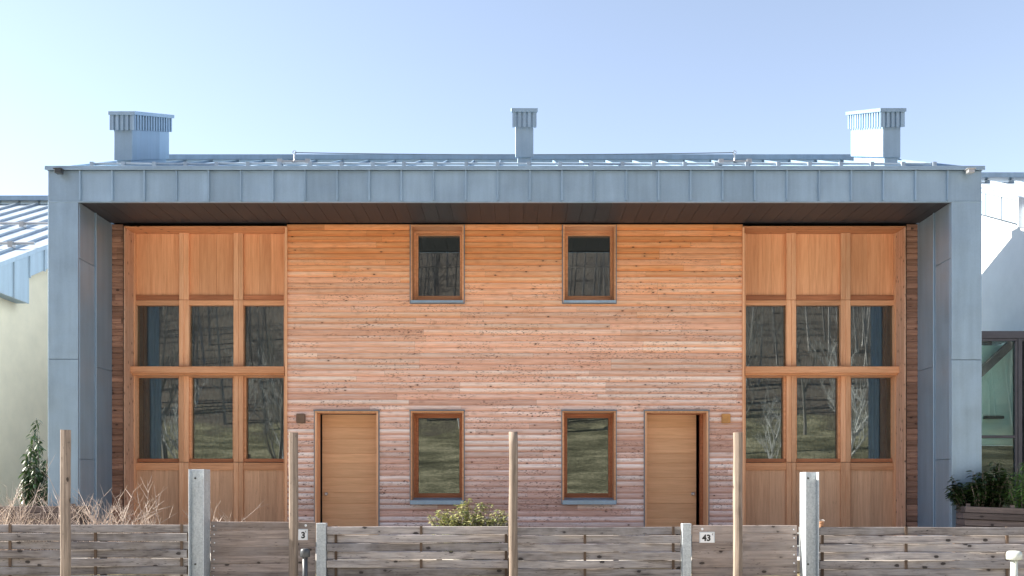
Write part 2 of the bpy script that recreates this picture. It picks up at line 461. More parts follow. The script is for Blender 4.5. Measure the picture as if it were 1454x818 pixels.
mb.box(-OX, OX, f0-.006, f0+.05, WT-.012, WT+.004)
mb.build('fascia', M['zinc'], house, bevel=.003)
mb = MB(); mb.box(-OX-.025, OX+.025, f0-.06, f0+.05, ft+.012, RZ0+.03); mb.box(-OX-.025, OX+.025, f0-.062, f0-.05, ft-.005, ft+.02)
for s in (-1, 1): mb.prism_x([(f0+.05, RZ0-.02), (RY1, RZ1-.02), (RY1, RZ1+.05), (f0+.05, RZ0+.035)], s*OX, s*(OX+.025))
mb.build('eaves_trim', M['zinc'], house, bevel=.003)
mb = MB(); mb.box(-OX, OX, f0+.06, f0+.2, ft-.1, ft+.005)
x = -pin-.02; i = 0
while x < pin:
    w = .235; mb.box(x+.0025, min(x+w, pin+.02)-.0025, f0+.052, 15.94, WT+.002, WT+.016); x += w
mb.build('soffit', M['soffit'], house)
mb = MB(); mb.box(-pin, pin, f0+.06, 16.3, WT+.02, WT+.04); mb.build('soffit_core', M['black'], house)
# roof with standing seams
mb = MB()
prof = [(f0+.03, RZ0), (RY1, RZ1), (RY1+3.2, RZ1-RS*3.2), (RY1+3.2, 6.25), (f0+.03, 6.25)]
mb.prism_x(prof, -OX, OX)
k = 0; x = -OX+.03
while x < OX:
    mb.prism_x([(f0+.06, RZ0+.01), (RY1, RZ1+.002), (RY1, RZ1+.04), (f0+.06, RZ0+.046)], x-.012, x+.012)
    x += .504
roof = mb.build('roof', M['zinc'], house)
mb = MB(); mb.box(-OX+.02, OX-.02, RY1-.16, RY1+.16, RZ1+.045, RZ1+.085); mb.box(-OX+.02, OX-.02, RY1-.17, RY1-.155, RZ1-.01, RZ1+.085)
mb.build('ridge_cap', M['zinc'], roof, bevel=.003)
def roof_z(y): return RZ0+RS*(y-RY0)
mb = MB()
x = -OX+.03+.504; yy = 15.12
while x < OX-.5:
    z = roof_z(yy)
    mb.box(x-.03, x+.03, yy-.03, yy+.03, z+.02, z+.088)
    if x+.504 < OX-.3: mb.tube([(x-.02, yy, z+.065), (x+.49, yy+.02, z+.066+random.uniform(-.006, .006))], .017, 8)
    mb.cut()
    x += .504
mb.build('snow_guard', M['zinc_light'], roof)
mb = MB(); y1 = 16.0
for p in (418, 1043):
    xx = X(p, y1); z = roof_z(y1)
    mb.box(xx-.26, xx+.26, y1-.05, y1+.05, z+.05, z+.075); mb.box(xx-.28, xx-.2, y1-.07, y1+.07, z+.02, z+.095); mb.box(xx+.2, xx+.28, y1-.07, y1+.07, z+.02, z+.095)
    mb.tube([(xx, y1, z+.07), (xx, y1, z+.11), (xx, y1, z+.2)], [.022, .013, .011], 8)
    zc = Z(216.5, y1)
    mb.tube([(xx+.028*math.cos(t*.6283), y1, zc+.028*math.sin(t*.6283)) for t in range(11)], .008, 6); mb.cut()
xa, xb = X(419, y1), X(1042, y1); pts = []
for i in range(25):
    t = i/24; pts.append((xa+(xb-xa)*t, y1, Z(216.7, y1)-.036*4*t*(1-t)))
mb.build('safety_line_anchor', M['steel'], roof)
MB().tube(pts, .009, 6).build('safety_line', M['zinc_dark'], roof)

def chimney(cx, w, L, zb, label, skirt=.0):
    y0 = 15.2; h = .494; s = RS-.02
    def slab(mb, x0, x1, ya, yb, za, zc, r=None):       # box whose top and foot follow the roof pitch
        mb.prism_x([(ya, za+s*(ya-y0)), (yb, za+s*(yb-y0)), (yb, zc+s*(yb-y0)), (ya, zc+s*(ya-y0))], x0, x1, r)
    a, b = cx-w/2, cx+w/2
    m1 = MB(); slab(m1, a, b, y0, y0+L*.72, zb, zb+h+.03); slab(m1, a, b, y0+L*.72+.003, y0+L, zb, zb+h+.03)
    slab(m1, a+.035, b-.035, y0+.03, y0+L-.05, zb-.25, zb+.002)
    ch = m1.build('chimney', M['zinc'], house, bevel=.003, label=label)
    m2 = MB(); z0 = zb+h-.005; z1 = z0+.245; o = .05
    slab(m2, a-o+.03, b+o-.03, y0-o+.03, y0+L+o-.03, z0+.02, z1)
    n = 5; fw = (w+2*o)/n
    for i in range(n+1):
        xx = a-o+i*fw
        if i < n: slab(m2, xx+fw*.22, xx+fw*.80, y0-o, y0-o+.03, z0, z1)
    m = max(8, int((L+2*o)/.108)); fl = (L+2*o)/m
    for i in range(m):
        yy = y0-o+i*fl
        slab(m2, a-o, a-o+.03, yy+fl*.15, yy+fl*.62, z0, z1); slab(m2, b+o-.03, b+o, yy+fl*.15, yy+fl*.62, z0, z1)
    for xx in (a-o, b+o-.03): slab(m2, xx, xx+.03, y0-o-.001, y0-o+.03, z0, z1)
    m2.build('vent_louvre', M['zinc'], ch)
    m3 = MB(); slab(m3, a-o-.02, b+o+.02, y0-o-.02, y0+L+o+.02, z1+.002, z1+.062); m3.build('chimney_cap', M['zinc'], ch, bevel=.003)
y0 = 15.2
chimney((X(162, y0)+X(187.7, y0))/2, .296, 1.62, 6.95, 'long zinc chimney at the left end of the roof')
chimney((X(731.9, y0)+X(757.4, y0))/2, .292, .5, 7.0, 'slim zinc chimney in the middle of the roof')
chimney((X(1253.6, y0)+X(1278.5, y0))/2, .287, 1.45, 7.0, 'long zinc chimney at the right end with a sunlit side')
for s, xx in ((-1, X(88, f0)), (1, X(1373, f0))):
    mb = MB(); mb.box(xx-.05, xx+.05, f0-.15, f0-.05, Z(249.5, f0), Z(244, f0)); mb.box(xx-.02, xx+.02, f0-.06, f0, Z(246, f0), Z(243.5, f0))
    mb.box(xx-.07, xx+.07, f0-.16, f0-.05, Z(244.2, f0), Z(243, f0))
    mb.build('floodlight', M['anthracite'] if s < 0 else M['steel'], house, bevel=.004)

# windows of the boarded wall
for outer, gl, kind in win:
    o = R(outer, D); o = (o[0], o[1], o[2], min(o[3], WT-.006)); g_ = R(gl, G); t = .027
    inn = (o[0]+t, o[1]-t, o[2]+t, o[3]-t)
    mb = MB().ring(*o, *inn, D, 16.30); wroot = mb.build('window', M['larch_h'], house, bevel=.003, label='%s window with an orange timber reveal' % kind)
    mb = MB()
    # sash in two steps
    mid = tuple((inn[i]*.45+g_[i]*.55) for i in range(4))
    mb.ring(*inn, *mid, 16.262, 16.36); mb.ring(*mid, *g_, 16.285, 16.36); mb.build('sash', M['larch_dark'] if kind == 'lower' else M['larch_h'], wroot, bevel=.003)
    MB().box(g_[0]-.01, g_[1]+.01, G-.004, G+.006, g_[2]-.01, g_[3]+.01).build('pane', M['glass'], wroot)
    mb = MB(); mb.ring(o[0]-.016, o[1]+.016, o[2]-.02, o[3]+.004, o[0]-.001, o[1]+.001, o[2]-.001, o[3]-.004, D+.012, 16.02); mb.build('edge_flashing', M['zinc_dark'], wroot)
    mb = MB()
    if kind == 'upper': mb.box(o[0]+.02, o[1]-.02, D-.035, 16.26, o[2]+.027, o[2]+.03); mb.box(o[0]+.005, o[1]-.005, D-.045, D-.03, o[2]-.012, o[2]+.03)
    else:
        mb.mesh([(o[0]+.0, D-.05, o[2]+.04), (o[1]-.0, D-.05, o[2]+.04), (o[1]-.028, 16.262, o[2]+.085), (o[0]+.028, 16.262, o[2]+.085)], [(0,1,2,3)])
        mb.box(o[0]-.0, o[1]+.0, D-.06, D-.045, o[2]-.028, o[2]+.042)
    mb.build('sill', M['zinc'], wroot)
    if kind == 'lower': MB().box(o[0]-.02, o[1]+.02, D-.03, 16.0, o[3]+.001, o[3]+.018).build('head_flashing', M['zinc_dark'], wroot)

# doors
for k, (a, b) in enumerate(doors):
    o = (X(a, D), X(b, D), FZ-.1, Z(583.5, D)); t = .03
    inn = (o[0]+t, o[1]-t, FZ-.1, o[3]-t)
    mb = MB().ring(*o, *inn, D, 16.27, bottom=False)
    dr = mb.build('door', M['larch_v'], house, bevel=.003, label=['front door shut flat in its timber reveal', 'front door standing slightly ajar'][k])
    MB().ring(o[0]-.018, o[1]+.018, FZ-.1, o[3]+.004, o[0]-.001, o[1]+.001, FZ-.1, o[3]-.003, D+.014, 16.02, bottom=False).build('edge_flashing', M['zinc_dark'], dr)
    MB().box(o[0]-.02, o[1]+.02, D-.03, 16.0, o[3]+.001, o[3]+.018).build('head_flashing', M['zinc_dark'], dr)
    MB().ring(inn[0]-.02, inn[1]+.02, FZ-.1, inn[3]+.02, inn[0]+.004, inn[1]-(.004 if k == 0 else .05), FZ-.1, inn[3]-.006, 16.272, 16.36, bottom=False).build('door_frame', M['black'] if k == 0 else M['larch_dark'], dr)
    # leaf of horizontal boards, built about its hinge
    if k == 0: hx, wdt, ang, sg = X(540, G), X(540, G)-X(457.8, G), 0, -1
    else: hx, wdt, ang, sg = X(917, G), X(989.5, G)-X(917, G), 4.5, 1
    mb = MB(); z = FZ; top = Z(588.5, G); hs = [.30, .255, .19, .26, .255, .165, .26, .20, .3]
    for h in hs:
        z2 = min(z+h, top); u0, u1 = sorted((0, sg*wdt)); mb.box(u0, u1, -.018, .03, z+.003, z2-.003)
        z = z2
        if z >= top-.01: break
    mb.box(*sorted((0, sg*wdt)), -.010, .025, FZ, top)
    lf = mb.build('leaf', M['door'], dr, origin=(0,0,0), bevel=.002)
    kx = X(463.7, G)-hx if k == 0 else X(984.5, G)-hx
    mb = MB(); kz = Z(701.5, G)
    mb.tube([(kx, -.018, kz), (kx, -.026, kz)], .03, 14); mb.tube([(kx, -.026, kz), (kx, -.05, kz), (kx, -.056, kz), (kx, -.085, kz), (kx, -.092, kz)], [.011, .011, .027, .027, .018], 14)
    kn = mb.build('door_knob', M['steel'], dr, origin=(0,0,0), smooth=True)
    for q in (lf, kn):
        q.location = Vector((hx, G, 0))-Vector(dr['_o']); q.rotation_euler = (0, 0, math.radians(ang))
for a, b, mt, lb in ((422, 434, M['lampbrown'], 'brown square wall lamp'), (1024, 1036, M['lampgold'], 'amber square wall lamp')):
    mb = MB(); mb.box(X(a, W), X(b, W), W-.08, W, Z(601, W), Z(588, W)); mb.build('wall_lamp', mt, house, bevel=.008, label=lb)

# tall glazed bays, mirrored about the party wall
def bay(s):
    O = [0]
    def x(p, d): return s*(-X(p, d))          # px measured on the left bay
    def bx(mb, p0, p1, d0, d1, q0, q1, dd=None, r=None):
        dd = (dd or d0)+O[0]; d0 += O[0]; d1 += O[0]; a, b = x(p0, dd), x(p1, dd)
        mb.box(min(a, b), max(a, b), d0, d1, Z(q1, dd), Z(q0, dd), r)
    low = 770; O[0] = 0
    mb = MB(); bx(mb, 175.6, 177.3, 15.95, 16.56, 322.6, low)
    root = mb.build('window_wall', M['knotty_v'], house, bevel=.003, label='tall glazed bay, %s end of the house' % ('left' if s < 0 else 'right'))
    mb = MB(); bx(mb, 175.6, 407.3, 15.95, 16.56, 321, 322.4); mb.build('head_beam', M['knotty_h'], root, bevel=.003)
    mb = MB(); bx(mb, 404.8, 407.3, 15.95, 16.56, 322.6, low); mb.cut(); O[0] = .32
    bx(mb, 402.9, 405.5, 16.02, 16.2, 330, low); mb.cut(); bx(mb, 188, 406, 16.04, 16.2, 327, 331.5); mb.cut()
    bx(mb, 188.7, 191, 16.0, 16.2, 330, low, 15.98); bx(mb, 188, 190.5, 16.03, 16.2, 330, low); mb.cut()
    for a in (254.3, 331.6):
        for q0, q1, dd in ((330, 425.5, 16.0), (426.2, 520, 16.01), (532, 656, 16.05), (656.7, low, 16.02)):
            bx(mb, a, a+6.6, dd, 16.2, q0, q1); bx(mb, a+6.9, a+13.6, dd+.012, 16.2, q0, q1)
        mb.cut()
    mb.build('mullion', M['larch_v'], root, bevel=.0025)
    mb = MB(); bx(mb, 184.5, 404, 15.86, 16.08, 520.3, 529.5); bx(mb, 186.5, 404, 15.93, 16.10, 529.7, 533); mb.build('transom', M['larch_h'], root, bevel=.003)
    mb = MB(); bx(mb, 173, 407, 16.215, 16.26, 320, low) if False else None
    cols = [(190.5, 254.2), (268, 331.5), (345.3, 403.4)]
    g1 = [(191.8, 254.0), (268.8, 331.3), (346.2, 403.2)]
    g2 = [(195, 253.4), (272, 330.4), (349.4, 402.9)]
    mb = MB(); mb2 = MB()
    for (a, b), (p, q), (u, v) in zip(cols, g1, g2):
        bx(mb, a, b, 16.035, 16.12, 419.3, 426); mb.cut(); bx(mb, a, b, 16.09, 16.2, 651.3, 656.2); mb.cut()
        bx(mb2, a, b, 16.03, 16.12, 426.5, 433.3); bx(mb2, a, p, 16.06, 16.14, 433.3, 520); bx(mb2, q, b, 16.06, 16.14, 433.3, 520); mb2.cut()
        bx(mb2, a-1, u, 16.10, 16.2, 536, 660); bx(mb2, v, b+1, 16.10, 16.2, 536, 660); bx(mb2, a-1, b+1, 16.10, 16.2, 531, 536); bx(mb2, a, b, 16.05, 16.2, 657, 667.3); mb2.cut()
    mb.build('rail', M['larch_dark'], root, bevel=.0025); mb2.build('sash', M['larch_h'], root, bevel=.0025)
    for (a, b), (p, q), (u, v) in zip(cols, g1, g2):
        m1 = MB(); bx(m1, p-.5, q+.5, 16.11, 16.12, 433, 521); m1.build('pane', M['glass'], root)
        m1 = MB(); bx(m1, u-.5, v+.5, 16.17, 16.18, 535, 652); m1.build('pane', M['glass'], root)
        for q0, q1, mt in ((330, 419.3, M['panel']), (667.3, low, M['panel_low'])):
            m1 = MB(); e = a
            while e < b-.5:
                w = random.uniform(15, 26); e2 = min(e+w, b)
                if b-e2 < 8: e2 = b
                bx(m1, e+.06, e2-.06, 16.075, 16.12, q0, q1); e = e2
            m1.build('panel', mt, root, bevel=.0015)
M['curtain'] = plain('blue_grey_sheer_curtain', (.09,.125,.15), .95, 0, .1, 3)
_bay = bay
def bay(s):
    _bay(s)
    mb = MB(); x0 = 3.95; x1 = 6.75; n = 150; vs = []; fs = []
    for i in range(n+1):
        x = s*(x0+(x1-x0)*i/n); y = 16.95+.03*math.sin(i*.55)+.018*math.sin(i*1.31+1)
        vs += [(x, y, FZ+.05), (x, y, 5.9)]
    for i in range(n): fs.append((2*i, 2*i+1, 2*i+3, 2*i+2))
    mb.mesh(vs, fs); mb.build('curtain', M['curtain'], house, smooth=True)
for s in (-1, 1): bay(s)

# ------------------------------------------------------------------ neighbouring houses
nl = empty('neighbour_house', (-12, 18, .5), 'cream rendered house with a seamed zinc roof left of the timber house', 'house')
wx = -9.75; ax = -9.5
def nlz(y): return 5.77+.45*(y-17.26)
mb = MB(); mb.prism_x([(17.4, .4), (26.5, .4), (26.5, 8.3), (24.8, nlz(24.8)-.12), (17.4, nlz(17.4)-.12)], -20, wx); mb.build('wall', M['stucco'], nl)
mb = MB(); mb.prism_x([(17.2, nlz(17.2)-.10), (24.8, nlz(24.8)-.10), (28, nlz(24.8)-1.6), (28, nlz(24.8)-1.5), (24.8, nlz(24.8)), (17.2, nlz(17.2))], -20.5, ax-.02)
x = ax-.5
while x > -20: mb.prism_x([(17.2, nlz(17.2)+.001), (24.8, nlz(24.8)+.001), (24.8, nlz(24.8)+.055), (17.2, nlz(17.2)+.055)], x-.02, x+.02); x -= .52
rf = mb.build('roof', M['zinc_light'], nl)
mb = MB(); mb.box(-20.5, ax, 24.6, 25.0, nlz(24.8)+.05, nlz(24.8)+.17); mb.build('ridge_cap', M['zinc'], rf)
mb = MB()
for yy in (18.6, 21.0):
    mb.tube([(-20, yy, nlz(yy)+.12), (ax-.05, yy, nlz(yy)+.12)], .03, 8)
    for q in range(6): mb.box(ax-.56-q*.52*2, ax-.46-q*.52*2, yy-.06, yy+.06, nlz(yy)+.03, nlz(yy)+.15)
mb.build('snow_guard', M['steel'], rf)
mb = MB(); e = .09
ys_ = [17.18, 17.72, 18.30]
for a, b in zip(ys_, ys_[1:]): mb.prism_x([(a+.004, 5.23), (b-.004, 5.23), (b-.004, nlz(b)-.02), (a+.004, nlz(a)-.02)], ax-.03, ax)
ya = 18.30
while ya < 24.6:
    yb = ya+.58; mb.prism_x([(ya+.004, nlz(ya)-.48), (yb-.004, nlz(yb)-.48), (yb-.004, nlz(yb)-.02), (ya+.004, nlz(ya)-.02)], ax-.03, ax); ya = yb
ya = 17.72
while ya < 24.6:
    mb.prism_x([(ya-.012, nlz(ya)-(.50 if ya > 18.2 else 0.02+nlz(ya)-5.25)), (ya+.012, nlz(ya)-(.50 if ya > 18.2 else .02+nlz(ya)-5.25)), (ya+.012, nlz(ya)-.03), (ya-.012, nlz(ya)-.03)], ax-.01, ax+.03); ya += .58
mb.prism_x([(17.15, nlz(17.15)-.06), (24.8, nlz(24.8)-.06), (24.8, nlz(24.8)+.03), (17.15, nlz(17.15)+.03)], ax-.06, ax+.035)
mb.box(-20, ax-.002, 17.14, 17.18, 5.23, nlz(17.2)+.03)
mb.build('verge_cladding', M['zinc_light'], nl, bevel=.004)
mb = MB(); mb.box(-20, ax-.032, 17.185, 18.28, 5.235, 5.26); mb.build('soffit', M['zinc'], nl)

nr = empty('neighbour_house', (12, 18, .5), 'white rendered house with a sunlit upper wall right of the timber house', 'house')
wx = 9.5; ax = 9.4
def nrz(y): return 7.04+.43*(y-17.45)
mb = MB(); mb.prism_x([(17.2, .4), (25, .4), (25, 8.2), (20.3, nrz(20.3)-.1), (17.2, nrz(17.2)-.1)], wx, 20); mb.build('wall', M['stucco_w'], nr)
mb = MB(); mb.prism_x([(17.45, nrz(17.45)-.08), (20.3, nrz(20.3)-.08), (25.6, nrz(20.3)-1.7), (25.6, nrz(20.3)-1.6), (20.3, nrz(20.3)), (17.45, nrz(17.45))], ax+.02, 20.5)
x = ax+.3
while x < 20: mb.prism_x([(17.45, nrz(17.45)+.001), (20.3, nrz(20.3)+.001), (20.3, nrz(20.3)+.06), (17.45, nrz(17.45)+.06)], x-.022, x+.022); x += .52
rf = mb.build('roof', M['zinc_light'], nr)
mb = MB(); mb.box(ax, 20.5, 20.1, 20.5, nrz(20.3)+.05, nrz(20.3)+.15); mb.build('ridge_cap', M['zinc'], rf)
mb = MB(); ya = 17.46
while ya < 19.8:
    yb = ya+.6; mb.prism_x([(ya+.003, nrz(ya)-.49), (yb-.003, nrz(yb)-.49), (yb-.003, nrz(yb)-.02), (ya+.003, nrz(ya)-.02)], ax, ax+.05); 
    mb.prism_x([(yb-.012, nrz(yb)-.48), (yb+.012, nrz(yb)-.48), (yb+.012, nrz(yb)-.06), (yb-.012, nrz(yb)-.06)], ax-.025, ax+.04); ya = yb
mb.prism_x([(17.42, nrz(17.42)-.05), (20.3, nrz(20.3)-.05), (20.3, nrz(20.3)+.03), (17.42, nrz(17.42)+.03)], ax-.03, ax+.06)
mb.box(ax-.03, 20, 17.40, 17.44, nrz(17.4)-.55, nrz(17.4)+.02)
mb.build('verge_cladding', M['zinc_light'], nr, bevel=.004)

# glazed link between the two houses
lk = empty('glazed_link', (8.4, 17, .5), 'dark framed glazed porch between the zinc pillar and the white house', 'porch')
dL = 16.9
lx0, lx1 = 7.375, X(1446, dL)
zt = Z(470, dL)
mb = MB()
mb.box(lx0, 9.49, dL, dL+.1, Z(480.5, dL), zt); mb.box(lx0, 9.46, dL+.012, dL+.09, Z(484, dL), Z(480.7, dL))
mb.box(lx1, lx1+.075, dL+.002, dL+.12, .5, Z(480.7, dL)); mb.box(lx1+.105, lx1+.25, dL+.002, dL+.12, .5, Z(480.7, dL)); mb.box(lx1-.055, lx1-.003, dL+.012, dL+.09, .5, Z(484.2, dL))
mb.box(lx0, lx1-.003, dL+.014, dL+.09, Z(622, dL), Z(618, dL)); mb.box(lx0, lx1-.003, dL+.014, dL+.09, .5, .75)
mb.box(lx0, 9.49, 18.6, 18.7, zt-.13, zt)
mb.build('frame', M['frame_dark'], lk, bevel=.004)
for z0, z1 in ((.75, Z(622, dL)), (Z(618, dL), Z(484, dL))):
    MB().box(lx0, lx1-.05, dL+.04, dL+.05, z0, z1).build('pane', M['glass2'], lk)
MB().box(lx0, 9.49, dL+.1, 18.6, zt-.02, zt-.005).build('added_glass_roof', M['glass2'], lk)  # unseen roof, made of glass so skylight reaches the rear wall
mb = MB(); mb.box(lx0, 9.49, 17.75, 17.85, Z(632, 17.75), zt-.13); mb.build('rear_wall', M['teal'], lk)
mb = MB(); mb.box(lx0, 9.49, 17.76, 17.86, .5, Z(633, 17.75)); mb.box(lx0, 9.49, dL+.1, 18.4, .5, .6); mb.build('plinth', M['anthracite'], lk)
mb = MB(); a = Vector((X(1380, 17.5), 17.5, Z(549, 17.5))); b = Vector((X(1443, 17.5), 17.5, Z(490, 17.5)))
mb.mesh([a+Vector((0, dy, dz)) for dy in (0, .12) for dz in (0, .19)] + [b+Vector((0, dy, dz)) for dy in (0, .12) for dz in (0, .19)], [(0,1,3,2),(4,6,7,5),(0,4,5,1),(2,3,7,6),(0,2,6,4),(1,5,7,3)])
mb.build('reflection_beam', M['frame_dark'], lk)  # solid bar added to stand in for a slanted reflection in the glass
mb = MB(); mb.box(X(1398, 17.7), X(1422, 17.7), 17.6, 17.75, Z(595, 17.7), Z(591, 17.7)); mb.build('wall_light', M['anthracite'], lk)

# ------------------------------------------------------------------ fences, gates and posts
FD = 12.65
def board(mb, x0, x1, zc, h, yfun, rr):
    n = max(2, int((x1-x0)/.08)); t = .011; b = random.random(); tilt = random.uniform(-.004, .004); warp = random.uniform(-.003, .003)
    vs = []; fs = []
    for i in range(n+1):
        u = i/n; x = x0+(x1-x0)*u; y = yfun(x); z = zc+tilt*(u-.5)*2+warp*math.sin(u*6)
        e = .007
        vs += [(x, y-t, z-h/2+e), (x, y-t, z+h/2-e), (x, y-t+.005, z+h/2), (x, y+t, z+h/2), (x, y+t, z-h/2), (x, y-t+.005, z-h/2)]
    for i in range(n):
        for k in range(6):
            a = i*6; fs.append((a+k, a+(k+1) % 6, a+6+(k+1) % 6, a+6+k)[::-1])
    fs += [tuple(range(6)), tuple(range(n*6, n*6+6))[::-1]]
    mb.mesh(vs, fs, rr, b)
def woven(p0, p1, top, bats, first, label, name='woven_fence'):
    x0, x1 = X(p0, FD), X(p1, FD); zt = Z(top, FD)
    fr = empty(name, ((x0+x1)/2, FD, .1), label, 'fence', 'woven board fence panels along the garden front')
    B = [X(b, FD) for b in bats]; B = [2*B[0]-B[1]] + B + [2*B[-1]-B[-2]]
    mb = MB(); ph = .1135
    for k in range(9):
        sg = (1 if (k % 2 == 0) else -1)*first
        def yf(x):
            for i in range(len(B)-1):
                if x <= B[i+1] or i == len(B)-2:
                    return FD + sg*(1 if i % 2 else -1)*.024*math.cos(math.pi*(x-B[i])/(B[i+1]-B[i]))
        xa = x0; 
        while xa < x1-.01:
            L = random.uniform(2.6, 5); xb = min(xa+L, x1)
            if x1-xb < .5: xb = x1
            board(mb, xa, xb-.003, zt-.055-k*ph+random.uniform(-.001, .001), .1072, yf, random.random()); xa = xb
    mb.build('board_panel', M['fence'], fr)
    for b in bats:
        if p0 < b < p1: MB().box(X(b, FD)-.017, X(b, FD)+.017, FD-.009, FD+.009, .08, zt+.005).build('batten', M['batten'], fr)
    mb = MB()
    for b in (p0+3, (p0+p1)/2+30, p1-3): mb.box(X(b, FD)-.035, X(b, FD)+.035, FD+.05, FD+.12, .05, zt-.03); mb.cut()
    mb.build('rear_post', M['batten'], fr)
    return fr
woven(-40, 266.5, 745, (14.2, 135.6, 258), 1, 'long woven board fence panel left of the left galvanised beam post')
woven(464.5, 721.5, 747.3, (477, 598, 718.5), -1, 'woven board fence panel between the left gate post and the round stake')
woven(724.5, 966.5, 748.2, (709, 830.5, 956), 1, 'woven board fence panel between the round stake and the right gate post')
woven(1163.5, 1500, 748.5, (1167.7, 1286.6, 1430), -1, 'long woven board fence panel right of the right galvanised beam post')

def make_text(s, size, off=0.0):
    cu = bpy.data.curves.new('t', 'FONT'); cu.body = s; cu.size = size; cu.offset = off; cu.extrude = .0006
    cu.align_x = 'CENTER'; cu.align_y = 'CENTER'
    ob = bpy.data.objects.new('t', cu); COL.objects.link(ob)
    bpy.context.view_layer.update()
    me = bpy.data.meshes.new_from_object(ob.evaluated_get(bpy.context.evaluated_depsgraph_get()))
    bpy.data.objects.remove(ob); return me
def gate(p0, p1, top, scr, label, plate, hidden):
    x0, x1 = X(p0, FD), X(p1, FD); zt = Z(top, FD)
    gr = empty('garden_gate', ((x0+x1)/2, FD, .1), label, 'gate', 'board gates in the garden fence')
    mb = MB(); k = 0
    for k in range(9):
        board(mb, x0, x1, zt-.056-k*.1135,  .1136, lambda x: FD+.0, random.random())
    mb.build('board_panel', M['gatew'], gr)
    mb = MB()
    for p in (scr, (p0+p1)/2+(20 if scr < 700 else -25), ):
        mb.box(X(p, FD)-.025, X(p, FD)+.025, FD+.013, FD+.05, .1, zt-.02); mb.cut()
    mb.build('gate_frame', M['galv'], gr)
    mb = MB()
    for k in range(9):
        zc = zt-.056-k*.1135; xx = X(scr, FD)+random.uniform(-.006, .006)
        mb.tube([(xx, FD-.012, zc), (xx, FD-.016, zc)], [.011, .007], 8); mb.cut()
    xx = X(434.5 if scr < 700 else 997, FD); mb.tube([(xx, FD-.012, zt-.05), (xx, FD-.018, zt-.05)], [.017, .012], 10)
    mb.build('screw', M['white'], gr)
    a, b, c, d = plate; yp = FD-.02
    pl = MB().box(X(a, yp), X(b, yp), yp-.002, yp+.007, Z(d, yp), Z(c, yp)).build('number_plate', M['white'], gr, bevel=.0015)
    mb = MB(); u0, u1, w0, w1 = X(a, yp), X(b, yp), Z(d, yp), Z(c, yp)
    e = .004; mb.ring(u0+e, u1-e, w0+e, w1-e, u0+e+.0035, u1-e-.0035, w0+e+.0035, w1-e-.0035, yp-.0032, yp-.0015); mb.build('plate_border', M['zinc'], pl)
    for tx, sz, fx, fy, off in (((hidden, .115, (.46 if len(hidden) == 2 else .70), .42, .0045), ('c', .05, .87, .80, .0005))):
        me = make_text(tx, sz, off); me.materials.append(M['ink'])
        t = bpy.data.objects.new('digits' if sz > .1 else 'letter', me); COL.objects.link(t); t.parent = pl
        t.location = Vector((u0+(u1-u0)*fx, yp-.0034, w0+(w1-w0)*fy))-Vector(pl['_o']); t.rotation_euler = (math.pi/2, 0, 0)
    return gr
gate(299.5, 448, 741, 304.3, 'grey board gate with a half hidden number plate beside the left gate post', (415.5, 437, 751.3, 767), '3')
gr = gate(982.5, 1131.5, 746, 1127, 'grey board gate with the plate reading 43 right of the right gate post', (993.2, 1014.8, 755.3, 770.7), '43')
mb = MB(); yy = FD-.03
for z in (Z(757, FD), Z(775, FD)): mb.box(X(1131, FD), X(1139, FD), yy, yy+.02, z-.01, z+.01)
mb.box(X(1133.5, FD), X(1137, FD), yy-.006, yy+.024, Z(790, FD), Z(748, FD)); mb.build('hinge', M['steel'], gr)

# galvanised beam posts (channel with recessed web)
def beam(pa, pb, side, top, label, pw):
    d0 = 12.4; dep = .26; x0, x1 = X(pa, d0), X(pb, d0); zt = Z(top, d0); t = .012
    e = empty('steel_post', ((x0+x1)/2, d0+dep/2, 0), label, 'post', 'galvanised beam posts beside the gates')
    mb = MB(); mb.box(x0, x0+t, d0, d0+dep, 0, zt); mb.box(x1-t, x1, d0, d0+dep, 0, zt); mb.box(x0+t, x1-t, d0+.095, d0+.107, 0, zt)
    mb.build('beam', M['galv'], e, bevel=.003)
    mb = MB()
    for q in (679, 802): mb.tube([(x0+.06, d0+.094, Z(q, d0)), (x0+.06, d0+.086, Z(q, d0))], .014, 10); mb.cut()
    mb.build('bolt', M['anthracite'], e)
beam(267.5, 289.5, -1, 666.2, 'left galvanised beam post between the woven fence and the gate', 0)
beam(1144, 1163.3, 1, 670.3, 'right galvanised beam post with a blazing sunlit side next to the 43 gate', 0)
for pa, pb, top, lb in ((449, 462.5, 743, 'short square galvanised gate post left of the woven panels'), (969, 981.8, 743.5, 'short square galvanised gate post next to the number 43 plate')):
    d0 = FD-.06; x0, x1 = X(pa, d0), X(pb, d0)
    o = MB().box(x0, x1, d0, d0+.125, 0, Z(top, d0)).build('gate_post', M['galv'], origin=((x0+x1)/2, FD, 0), bevel=.004)
    tag(o, lb, 'post', 'short galvanised gate posts')
